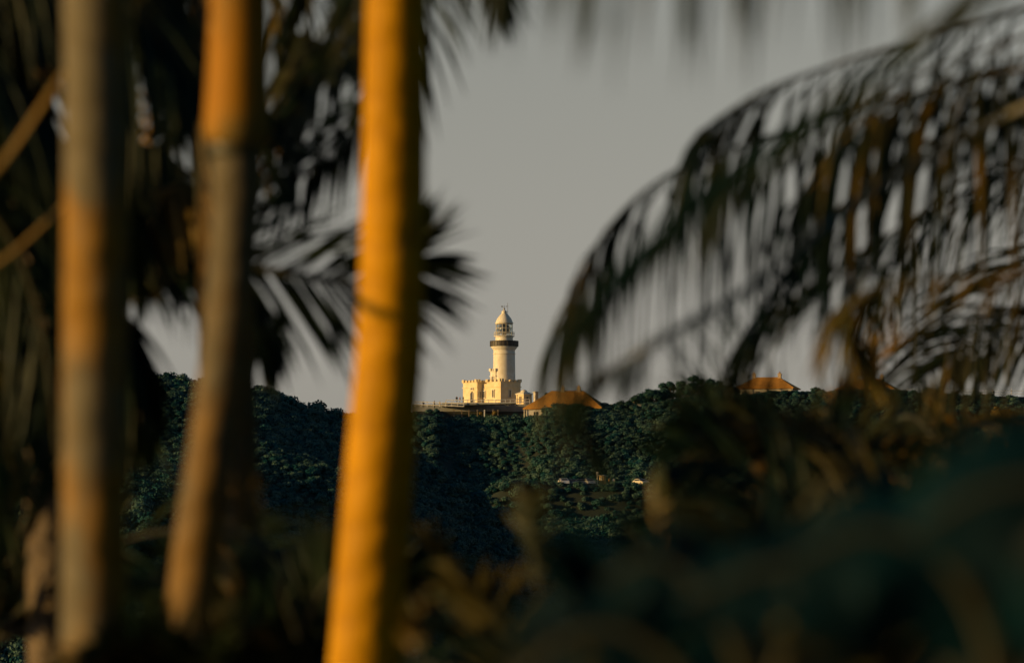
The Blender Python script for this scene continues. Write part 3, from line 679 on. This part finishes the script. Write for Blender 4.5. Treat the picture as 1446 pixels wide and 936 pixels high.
# ------------------------------------------------------------------ palms
def frond(parent, ctrl, ll=.5, n=44, wid=.03, ang=50, hang=.6, droop=1.0, lm='pal_mid', rm='rachis_d', rr=.010, seed=0, roll=0.0, t0=.12, jit=.12, side=(-1, 1), vee=.25):
    """one pinnate leaf: a curved stalk with many narrow leaflets on both sides (real-size, world space)"""
    rs = random.Random(seed); N = 60; pts = spline(ctrl, N)
    o0 = parent.location if parent else Vector((0, 0, 0)); b = MB(); G = Vector((0, 0, -1))
    for i in range(n):
        t = t0 + (1 - t0) * (i + rs.uniform(-.2, .2)) / (n - 1); t = min(max(t, 0), .999); k = t * N; j = int(k); p = pts[j].lerp(pts[min(j + 1, N)], k - j)
        tan = (pts[min(j + 1, N)] - pts[max(j - 1, 0)]).normalized()
        s0 = tan.cross(Vector((0, 0, 1))); s0 = s0.normalized() if s0.length > .05 else Vector((1, 0, 0))
        nr = s0.cross(tan).normalized()
        if nr.z < 0: nr = -nr
        cr_, sr_ = math.cos(roll), math.sin(roll); s1_, n1_ = s0 * cr_ + nr * sr_, nr * cr_ - s0 * sr_
        prof = min(1, .45 + 2.2 * (t - t0)) * (1 - .5 * max(0, (t - .5) / .5) ** 2)
        for sd in side:
            L_ = ll * prof * rs.uniform(.82, 1.1); a = R(ang + rs.uniform(-9, 9)) + R(18) * t
            a = R(ang) * (1 + .25 * (t - .5)) + R(rs.uniform(-8, 8))
            d = (s1_ * sd * math.cos(a) + tan * math.sin(a) + n1_ * (vee + rs.uniform(-.15, .15))).normalized()
            d = (d * (1 - hang) + G * hang + Vector((rs.gauss(0, jit), rs.gauss(0, jit), rs.gauss(0, jit)))).normalized()
            q = p.copy(); ns = 7; tw = rs.uniform(-.5, .5); L0 = len(b.v); wd = wid * rs.uniform(.75, 1.15)
            wv = d.cross(G); wv = (wv.normalized() if wv.length > .1 else tan.copy())
            wv = (wv * (1 - hang) + tan * hang).normalized() if hang > .35 else (tan * .8 + nr * .5).normalized()
            for m_ in range(ns + 1):
                f = m_ / ns; ww = wd * (.35 + 2.6 * f if f < .25 else 1.0 if f < .55 else max(0.03, (1 - f) / .45)) * .5
                wvec = (wv - d * wv.dot(d)); wvec = wvec.normalized() if wvec.length > .05 else tan
                wvec = (wvec * math.cos(tw * f) + d.cross(wvec) * math.sin(tw * f)) * ww
                fold = d.cross(wvec) * .45
                b.v += [tuple(q - wvec + fold - o0), tuple(q - o0), tuple(q + wvec + fold - o0)]
                d = (d + G * droop * .16 * (L_ / .5)).normalized(); q = q + d * (L_ / ns)
            for m_ in range(ns):
                a_ = L0 + m_ * 3; b.f += [(a_, a_ + 1, a_ + 4, a_ + 3), (a_ + 1, a_ + 2, a_ + 5, a_ + 4)]; b.m += [0, 0]
    b.tube([q - o0 for q in pts], [(rr * (1 - .8 * i / N) + .0015) * .55 for i in range(N + 1)], 4)
    fo = b.build('frond', M[lm], parent)
    r = MB(); r.tube([q - o0 for q in pts], [rr * (1 - .8 * i / N) + .0015 for i in range(N + 1)], 6); r.build('leaf_stalk', M[rm], fo)
    return fo

def free_frond(parent, az, elev, length, arch=1.0, **kw):
    """frond leaving the crown centre at azimuth az, arching over"""
    c = parent['_crown']; c = Vector(c); p = c.copy(); d = Vector((math.cos(az) * math.cos(elev), math.sin(az) * math.cos(elev), math.sin(elev))); pts = [p.copy()]
    for i in range(6):
        p = p + d * length / 6; pts.append(p.copy()); d = (d + Vector((0, 0, -1)) * .22 * arch * (1 + i * .15)).normalized()
    return frond(parent, pts, **kw)

def palm(name, label, path, radii, tm, crown=None, group=None, shaft=None, rings=True):
    """path = world points of the stem from top to near the bottom of the view; continues down to the ground"""
    pts = [Vector(p) for p in path]; d = (pts[-1] - pts[-2]).normalized(); low = pts[-1]
    foot = low + Vector((d.x / max(.3, -d.z), d.y / max(.3, -d.z), 0)) * min(1.0, low.z * .3); foot.z = -.1
    root = empty(name, (foot.x, foot.y, 0)); tag(root, label, 'palm', group)
    vis = spline(pts, 50); seg = (vis[-1] - vis[-2]).normalized(); full = list(vis); tot = (foot - vis[-1]).length
    for i in range(1, 25):
        t = i / 24; full.append(vis[-1].lerp(foot, t) + (seg - (foot - vis[-1]).normalized()) * tot * t * (1 - t) ** 3)
    rad = list(radii); k = len(rad) - 1; rr_ = []
    for i in range(75):
        if i > 50: rr_.append(radii[-1] * (1 + .4 * (i - 50) / 24)); continue
        t = i / 50 * k; j = min(int(t), k - 1); r = rad[j] * (1 - (t - j)) + rad[j + 1] * (t - j)
        rr_.append(r)
    m = MB(); m.tube([p - root.location for p in full], rr_, 20); tr = m.build('trunk', M[tm], root, True)
    if shaft:
        m = MB(); sp = spline([p - root.location for p in shaft[0]], 14); m.tube(sp, shaft[1](15), 20); m.build('crownshaft', M['shaft'], root, True)
        m = MB(); q0 = sp[0]; m.tube([q0 + Vector((0, 0, z)) for z in (-.03, -.02, -.005, .012, .022)], [.046, .0528, .0540, .0545, .050], 20); m.build('leaf_scar', M['rachis_d'], root, True)
    root['_crown'] = list(crown or pts[0])
    return root

# leftmost stem
TA = palm('palm_tree', 'straight mottled grey and gold palm stem, leftmost of the three stems',
          [P(128, -560, 10), P(131, -200, 10), P(135, 0, 10), P(136, 250, 10), P(134, 500, 10), P(133, 750, 10), P(134, 960, 10)], [.045, .055, .058, .057, .057, .058, .060], 'trunk_grey', P(128, -620, 10))
TB = palm('palm_tree', 'leaning brown palm stem in the middle of the three stems, golden above its ring',
          [P(334, 190, 11), P(333, 300, 11), P(323, 450, 11), P(304, 600, 11), P(281, 760, 11), P(262, 950, 11)], [.052, .047, .046, .046, .048, .05], 'trunk_mix', P(340, -560, 11),
          shaft=([P(333.5, 205, 11), P(335, 170, 11), P(338, 40, 11), P(339, -150, 11), P(340, -420, 11), P(340, -580, 11)], lambda n: [.056, .060] + [.066 - .0022 * i for i in range(n - 2)]))
TC = palm('palm_tree', 'thick bright golden palm stem left of the lighthouse, nearest the middle',
          [P(572, -600, 12), P(566, -250, 12), P(559, 0, 12), P(557, 200, 12), P(552, 450, 12), P(541, 600, 12), P(529, 750, 12), P(514, 950, 12)], [.05, .058, .064, .066, .070, .072, .074, .077], 'trunk_gold', P(574, -650, 12))

# crowns of these three stems (mostly above the frame)
for T, sd, av in ((TA, 1, ()), (TB, 2, ()), (TC, 3, ())):
    rs = random.Random(sd)
    for i in range(7):
        az = i * 2 * math.pi / 7 + rs.uniform(-.25, .25)
        free_frond(T, az, R(rs.uniform(30, 70)), rs.uniform(1.0, 1.3), 1.0, ll=.38, n=40, wid=.018, ang=40, hang=.25, droop=1.0, lm='pal_dark' if i % 3 else 'pal_mid', seed=sd * 50 + i)

# big arching palm, upper right
def offpalm(label, px, py, d, pxf=None, r=.09, tm='trunk_mix', extra=5, seed=0, azs=None, flen=1.8, lm='pal_dark', name='palm_tree', ll=.5):
    c = P(px, py, d); f = Vector((c.x + .1, c.y + .1, 0))
    pts = [c, c.lerp(f, .33) + Vector((.03, 0, 0)), c.lerp(f, .66)]
    T = palm(name, label, pts, [r * .7, r * .9, r], tm, c)
    rs = random.Random(seed)
    for i in range(extra):
        az = (azs[0] + (azs[1] - azs[0]) * (i + .5) / extra) if azs else i * 2 * math.pi / extra
        free_frond(T, az, R(rs.uniform(10, 65)), flen * rs.uniform(.8, 1.1), 1.0, ll=ll, n=36, wid=.035, ang=40, hang=.3, lm=lm, seed=seed * 31 + i)
    return T
TR = offpalm('large palm whose arching fronds hang like curtains over the upper right', 1840, -160, 16, seed=5, azs=(R(-90), R(50)), extra=5, flen=2.2)
frond(TR, [P(1840, -160, 16), P(1650, -60, 15.8), P(1446, 12, 15.5), P(1300, 55, 15.3), P(1180, 92, 15.1), P(1080, 128, 15), P(1010, 170, 15)], ll=.92, n=27, wid=.018, ang=35, hang=.15, droop=3.4, lm='pal_mid', rm='rachis_g', rr=.009, seed=21, t0=.1, jit=.08, vee=.5)
frond(TR, [P(1840, -160, 16), P(1560, 60, 16), P(1380, 110, 16), P(1230, 150, 16), P(1080, 195, 15.8), P(940, 250, 15.6), P(850, 335, 15.5), P(795, 450, 15.5)], ll=.74, n=50, wid=.011, ang=35, hang=.15, droop=3.4, lm='pal_mid', rm='rachis_g', rr=.009, seed=22, jit=.09, vee=.4)
frond(TR, [P(1840, -160, 16), P(1700, 40, 17), P(1500, 120, 17.5), P(1330, 190, 17.5), P(1190, 290, 17.5), P(1100, 400, 17.5), P(1040, 500, 17.5)], ll=.42, n=40, wid=.014, ang=45, hang=.4, droop=1.2, lm='pal_dark', rm='rachis_d', rr=.014, seed=23, jit=.1)
frond(TR, [P(1840, -160, 16), P(1640, -20, 14.8), P(1480, 40, 14.5), P(1350, 85, 14.3), P(1250, 120, 14.2)], ll=.85, n=10, wid=.020, ang=30, hang=.2, droop=3.2, lm='pal_gold', rm='rachis_g', rr=.008, seed=24, jit=.07)
frond(TR, [P(1840, -160, 16), P(1620, 40, 15.2), P(1446, 85, 15), P(1320, 125, 14.8), P(1210, 180, 14.7), P(1140, 270, 14.6)], ll=.80, n=20, wid=.018, ang=38, hang=.2, droop=3.2, lm='pal_dark', rm='rachis_g', rr=.008, seed=25, jit=.08, vee=.5)
frond(TR, [P(1840, -160, 16), P(1700, 100, 17), P(1500, 210, 18), P(1330, 290, 18), P(1180, 380, 18), P(1080, 460, 18), P(1020, 550, 18)], ll=.34, n=40, wid=.013, ang=45, hang=.35, droop=1.3, lm='pal_dark', rm='rachis_d', rr=.012, seed=26, jit=.14)
frond(TR, [P(1840, -160, 16), P(1760, 120, 14), P(1640, 330, 13.6), P(1430, 380, 13.6), P(1260, 400, 13.6), P(1190, 440, 13.6), P(1225, 520, 13.6)], ll=.26, n=36, wid=.020, ang=45, hang=.45, droop=1.6, lm='pal_gold', rm='rachis_d', rr=.005, seed=28, jit=.14, vee=.5, t0=.45)
# farther finer palm, right edge
TF = offpalm('farther fine-leaved palm at the right edge in front of the ridge fence', 1640, 330, 24, seed=6, azs=(R(-80), R(60)), extra=5, flen=2.0, r=.08)
frond(TF, [P(1640, 330, 24), P(1560, 340, 24), P(1440, 390, 24), P(1350, 470, 24), P(1280, 575, 24)], ll=.62, n=56, wid=.015, ang=48, hang=.1, droop=.8, lm='pal_mid', seed=31, rr=.008, roll=R(75), vee=.1, jit=.07)
frond(TF, [P(1640, 330, 24), P(1540, 240, 24), P(1420, 230, 24), P(1310, 290, 24), P(1240, 400, 24), P(1215, 520, 24)], ll=.75, n=50, wid=.013, ang=40, hang=.5, droop=1.2, lm='pal_mid', seed=32, rr=.008, roll=R(50), jit=.07)
frond(TF, [P(1640, 330, 24), P(1560, 430, 24), P(1470, 455, 24), P(1390, 480, 24), P(1330, 520, 24)], ll=.45, n=50, wid=.014, ang=52, hang=.1, droop=.6, lm='pal_dark', seed=33, rr=.007, roll=R(80), vee=.1, jit=.07)
# close overhead palm, its hanging leaflets blur across the top
TO = offpalm('near overhead palm of which only faint hanging leaf tips show along the top', 2300, -900, 6.5, seed=7, azs=(R(-60), R(60)), extra=3, flen=1.6)
frond(TO, [P(2300, -900, 6.5), P(1900, -560, 6.5), P(1400, -280, 6.6), P(1000, -170, 6.7), P(640, -110, 6.8)], ll=.28, n=36, wid=.011, ang=30, hang=.8, lm='pal_dark', seed=41, rr=.008, jit=.1)

# fronds behind the left stems
TL = offpalm('dense dark palm thicket crown filling the upper left edge behind the stems', -330, -60, 14, seed=8, extra=6, azs=(R(30), R(250)), flen=1.8)
lf = [([(-330, -60), (-200, -160), (-20, -150), (120, -60), (230, 60), (290, 130)], .55, 36, .55, 'pal_dark'),
      ([(-330, -60), (-180, -20), (-60, 40), (40, 160), (90, 320), (110, 470)], .55, 44, .5, 'pal_dark'),
      ([(-330, -60), (-200, 100), (-90, 220), (10, 330), (60, 470), (80, 640)], .50, 44, .45, 'pal_dark'),
      ([(-330, -60), (-240, 60), (-140, 160), (-60, 330), (-20, 520), (-10, 720)], .55, 44, .35, 'pal_mid'),
      ([(-330, -60), (-160, -90), (0, -40), (110, 70), (170, 220), (190, 360)], .45, 40, .5, 'pal_dark'),
      ([(-330, -60), (-180, 40), (-60, 60), (30, 60), (110, 20)], .50, 40, .3, 'pal_mid')]
for i, (c, l, n, h, mm) in enumerate(lf):
    frond(TL, [P(x, y, 14 + .25 * i) for x, y in c], ll=l, n=n + 30, wid=.018, ang=45, hang=h * .6, lm=mm, rm='rachis_g' if i % 2 else 'rachis_d', rr=.012, seed=50 + i, jit=.12, roll=(i % 3 - 1) * .9)
frond(TL, [P(-330, -60, 13), P(-260, 330, 11.5), P(-80, 310, 11), P(0, 235, 11), P(90, 105, 11), P(170, 0, 11.2), P(230, -60, 11.4)], ll=.16, n=24, wid=.02, ang=50, hang=.5, lm='pal_mid', rm='rachis_g', rr=.010, seed=58, t0=.7)
frond(TL, [P(-330, -60, 13), P(-300, 400, 12), P(-100, 420, 12), P(0, 370, 12), P(90, 290, 12), P(150, 230, 12)], ll=.14, n=20, wid=.02, ang=50, hang=.5, lm='pal_mid', rm='rachis_g', rr=.008, seed=59, t0=.8)
TM = offpalm('dark palm behind the left pair of stems with fronds drooping between them', 300, -420, 15, seed=9, azs=(R(30), R(150)), extra=4, flen=1.6)
mf = [([(300, -420), (250, -260), (215, -80), (200, -10), (192, 50)], .40, 44, .5, 'pal_dark'),
      ([(300, -420), (150, -330), (40, -160), (10, 40), (20, 220), (60, 330)], .55, 56, .4, 'pal_dark'),
      ([(300, -420), (420, -330), (520, -200), (520, -40), (470, 80), (400, 190)], .40, 50, .5, 'pal_mid'),
      ([(300, -420), (440, -360), (600, -230), (680, -90), (700, 10)], .28, 36, .55, 'pal_dark')]
mf += [([(300, -420), (250, -250), (225, -130), (225, -50), (240, 20)], .40, 56, .4, 'pal_dark'), ([(300, -420), (360, -300), (420, -140), (440, 0), (420, 120)], .38, 50, .5, 'pal_mid'),
       ([(300, -420), (460, -280), (590, -80), (560, 90), (470, 200), (390, 290)], .34, 56, .3, 'pal_dark'), ([(300, -420), (180, -280), (90, -60), (60, 120), (40, 240)], .46, 60, .4, 'pal_gold'),
       ([(300, -420), (400, -330), (500, -150), (540, -20), (500, 60), (420, 70)], .26, 46, .3, 'pal_mid')]
mf += [([(300, -420), (270, -200), (255, 0), (240, 130), (225, 215)], .24, 50, .5, 'pal_gold'), ([(300, -420), (330, -200), (380, -40), (400, 100), (380, 240)], .26, 50, .4, 'pal_gold'),
       ([(300, -420), (210, -250), (140, -60), (150, 100), (170, 260)], .26, 50, .4, 'pal_mid'), ([(300, -420), (100, -300), (20, -100), (0, 60), (30, 180), (70, 400)], .34, 60, .4, 'pal_mid')]
for i, (c, l, n, h, mm) in enumerate(mf):
    frond(TM, [P(x, y, 15 + .3 * i) for x, y in c], ll=l, n=n + 14, wid=.015, ang=48, hang=h * .5, lm=mm, rm='rachis_d', rr=.011, seed=60 + i, jit=.12, roll=(i % 3 - 1) * .9)
# frond crossing behind the golden stem
TX = offpalm('palm behind the stems, its dark frond tip fanning out right of the golden stem', 60, 330, 16, tm='bark', seed=10, azs=(R(60), R(200)), extra=4, flen=1.4)
frond(TX, [P(60, 330, 16), P(170, 350, 16), P(290, 365, 16), P(400, 385, 16), P(500, 400, 16), P(555, 388, 16), P(598, 362, 16)], ll=.36, n=80, wid=.018, ang=46, hang=.03, droop=.5, lm='pal_dark', seed=71, rr=.016, t0=.1, vee=.1, jit=.10, roll=R(78))
frond(TX, [P(60, 330, 16), P(150, 330, 16.2), P(260, 330, 16.3), P(340, 400, 16.4), P(380, 480, 16.4)], ll=.36, n=56, wid=.030, ang=40, hang=.55, lm='pal_dark', seed=72, rr=.014)
frond(TX, [P(60, 330, 16), P(150, 300, 15.5), P(230, 270, 15.4), P(300, 255, 15.4)], ll=.28, n=36, wid=.030, ang=40, hang=.7, lm='pal_gold', rm='rachis_g', seed=73, rr=.012)
frond(TX, [P(60, 330, 16), P(130, 400, 15.5), P(180, 480, 15.4), P(200, 600, 15.4)], ll=.36, n=44, wid=.032, ang=40, hang=.5, lm='pal_dark', seed=74, rr=.012)

# understory palms along the bottom
LP = []
def low_palm(px, py, d, label, azn, seed, flen, ll, wid, mats, elev=(15, 75), hang=.3, n=36, ctrl=None, r=.05):
    T = offpalm(label, px, py, d, seed=seed, extra=0, r=r, tm='trunk_mix')
    rs = random.Random(seed)
    for i in range(azn):
        az = 2 * math.pi * i / azn + rs.uniform(-.3, .3)
        free_frond(T, az, R(rs.uniform(*elev)), flen * rs.uniform(.8, 1.15), .9, ll=ll, n=n, wid=wid * .8, ang=46, hang=.06, droop=.55, jit=.06, roll=rs.uniform(-1.2, 1.2), lm=mats[i % len(mats)], rm='rachis_d', seed=seed * 17 + i)
    return T
DM = ['pal_dark', 'pal_dark', 'pal_mid', 'pal_dark']
LP.append(low_palm(1190, 830, 14, 'bushy dark palm in the middle of the lower right whose fronds hide the slope', 12, 81, .60, .30, .022, DM, elev=(10, 60)))
LP.append(low_palm(1010, 980, 13, 'brown-tinged palm below the car park gap with crossing fronds', 9, 82, .50, .24, .020, DM))
LP.append(low_palm(760, 1070, 12.5, 'low dark palm at the bottom centre with one pale upright leaf', 9, 83, .46, .22, .020, DM, elev=(30, 80)))
LP.append(low_palm(640, 1120, 14, 'low dark palm just right of the foot of the golden stem', 10, 84, .55, .22, .022, DM, elev=(20, 70)))
LP.append(low_palm(415, 960, 14, 'arching dark palm between the brown and the golden stem', 10, 85, .50, .22, .020, DM, elev=(35, 80)))
LP.append(low_palm(270, 1010, 9.8, 'low dark palm at the foot of the leaning stem', 11, 86, .24, .14, .020, DM, elev=(20, 70)))
LP.append(low_palm(-20, 920, 16, 'dark palm filling the bottom left corner', 12, 87, .85, .30, .024, DM, elev=(20, 80)))
LP.append(low_palm(1340, 840, 16, 'dark palm at the right below the golden bushes', 12, 88, .8, .32, .024, DM, elev=(10, 60)))
LP.append(low_palm(700, 1090, 15, 'slender palm reaching up into the dark slope under the lighthouse', 8, 89, .60, .26, .022, DM, elev=(30, 75)))
LP.append(low_palm(1030, 1060, 7.4, 'dark palm at the bottom right of centre beside the slatted leaves', 11, 90, .36, .20, .024, ['pal_blue', 'pal_dark', 'pal_mid'], elev=(20, 70)))

LP.append(low_palm(1320, 1050, 7, 'near dark palm in the lower right with thin gold-edged blades', 11, 91, .36, .20, .024, ['pal_blue', 'pal_mid', 'pal_dark'], elev=(15, 75)))
LP.append(low_palm(1150, 690, 18, 'wispy brown palm hiding the slope in front of the right-hand cottages', 11, 92, .50, .30, .014, ['pal_mid', 'pal_gold', 'pal_dark'], elev=(5, 75), n=30))
LP.append(low_palm(1075, 655, 17, 'wispy dark palm in front of the ridge-top grove', 10, 93, .30, .24, .012, ['pal_dark', 'pal_mid'], elev=(10, 70), n=28))
LP.append(low_palm(1330, 640, 20, 'wispy palm in front of the slope below the ridge fence', 9, 94, .42, .26, .012, ['pal_mid', 'pal_dark', 'pal_gold'], elev=(0, 50), n=28))
for T, c, dd, l_, n_, mm in ((LP[3], [(620, 1040), (590, 930), (590, 880), (612, 850)], 7.5, .05, 14, 'pal_gold'), (LP[7], [(1350, 960), (1290, 930), (1200, 912), (1110, 900)], 5.0, .05, 26, 'pal_gold'),
                             (LP[1], [(1010, 880), (940, 800), (930, 740), (926, 670)], 11, .04, 16, 'pal_gold'), (LP[2], [(760, 1000), (762, 860), (752, 760), (742, 700)], 10, .10, 20, 'pal_mid'),
                             (LP[4], [(420, 900), (380, 780), (357, 700), (355, 680)], 11, .05, 10, 'pal_gold'), (LP[2], [(760, 1000), (700, 880), (640, 800), (600, 760)], 11, .12, 20, 'pal_mid')):
    frond(T, [P(x, y, dd) for x, y in c], ll=l_, n=n_, wid=.022, ang=35, hang=.1, droop=.6, lm=mm, rm='rachis_d', rr=.002, seed=int(c[1][0]), t0=.45)
# broad-leaved plant, very close, lower right
def broad_plant(label, px, py, d, leaves, lm='pal_blue'):
    c = P(px, py, d); root = empty('broad_leaved_plant', (c.x, c.y, 0)); tag(root, label, 'plant')
    o0 = root.location
    st = MB(); st.tube(spline([c - o0, (0.03, 0, c.z * .5), (0, 0, 0)], 12), [.035 + .0015 * i for i in range(13)], 10); st.build('stem', M['rachis_d'], root, True)
    for li, (ct, wdt, slit) in enumerate(leaves):
        rs = random.Random(li * 7 + int(px)); pts = spline([c] + [P(*q) for q in ct], 40); b = MB(); NS = 40
        L0 = 0
        for sd in (-1, 1):
            base = len(b.v)
            for i in range(NS + 1):
                t = i / NS; tan = (pts[min(i + 1, NS)] - pts[max(i - 1, 0)]).normalized()
                sv = tan.cross(Vector((0, -1, .4))).normalized() * sd
                wd = wdt * (max(0, math.sin(math.pi * min(1, max(0, (t - .18) / .84)) ** .8)) ** .6)
                for k in range(5):
                    f = k / 4; q = pts[i] + sv * wd * f + Vector((0, .25, -.35)) * wd * f * f * .8 + tan * wd * .25 * f + Vector((0, 0, 1)) * .006 * math.sin(i * 2.2) * f
                    b.v.append(tuple(q - o0))
            for i in range(NS):
                if slit and rs.random() < slit: 
                    ks = range(0, 1)
                else: ks = range(0, 4)
                for k in ks: a = base + i * 5 + k; b.f.append((a, a + 1, a + 6, a + 5)); b.m.append(0)
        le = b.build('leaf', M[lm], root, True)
        r = MB(); r.tube([q - o0 for q in pts], [.010 * (1 - .7 * i / 40) for i in range(41)], 6); r.build('midrib', M['rachis_d'], le)
    return root
broad_plant('near dark plant with huge blurred blue-green leaves in the lower right corner', 1420, 1150, 4.6,
            [([(1400, 920, 4.6), (1330, 790, 4.6), (1230, 750, 4.6), (1120, 790, 4.6)], .06, .0), ([(1480, 900, 4.5), (1520, 780, 4.4), (1510, 690, 4.4), (1400, 690, 4.4), (1290, 750, 4.4)], .075, .0),
             ([(1350, 950, 4.8), (1240, 830, 4.8), (1100, 800, 4.8), (960, 850, 4.8)], .055, .12), ([(1500, 1000, 4.3), (1600, 800, 4.2), (1700, 700, 4.2)], .09, .0)])
broad_plant('near dark plant with slatted blue-green leaves at the bottom right of centre', 1080, 1180, 5.4,
            [([(1060, 980, 5.4), (1000, 850, 5.4), (930, 790, 5.4), (850, 820, 5.4)], .06, .3), ([(1090, 980, 5.4), (1150, 850, 5.4), (1200, 760, 5.4), (1230, 730, 5.4)], .055, .3),
             ([(1000, 1000, 5.4), (900, 900, 5.4), (800, 900, 5.4), (720, 980, 5.4)], .06, .15)])
TN = offpalm('near palm whose faint leaf tips cross the sky just right of the lighthouse', 2200, -500, 7, seed=14, extra=0)
frond(TN, [P(2200, -500, 7), P(1800, -300, 7.4), P(1400, -20, 7.6), P(1120, 180, 7.7), P(940, 320, 7.7), P(850, 420, 7.7)], ll=.24, n=40, wid=.009, ang=62, hang=.25, droop=.9, lm='pal_dark', rr=.006, seed=95, jit=.06, t0=.3)
# drooping frond in front of the orange roof
TD = offpalm('palm whose single dark drooping frond tip curls in front of the orange roof', 1800, 60, 10.5, seed=12, extra=0)
frond(TD, [P(1800, 60, 10.5), P(1500, 130, 11.5), P(1250, 260, 11.5), P(1080, 390, 11), P(950, 470, 10.5), P(870, 520, 10.5), P(820, 565, 10.5), P(845, 640, 10.5)], ll=.20, n=44, wid=.010, ang=50, hang=.4, lm='pal_dark', seed=91, t0=.35, rr=.010, jit=.15)
for o in bpy.data.objects:
    if '_crown' in o: del o['_crown']
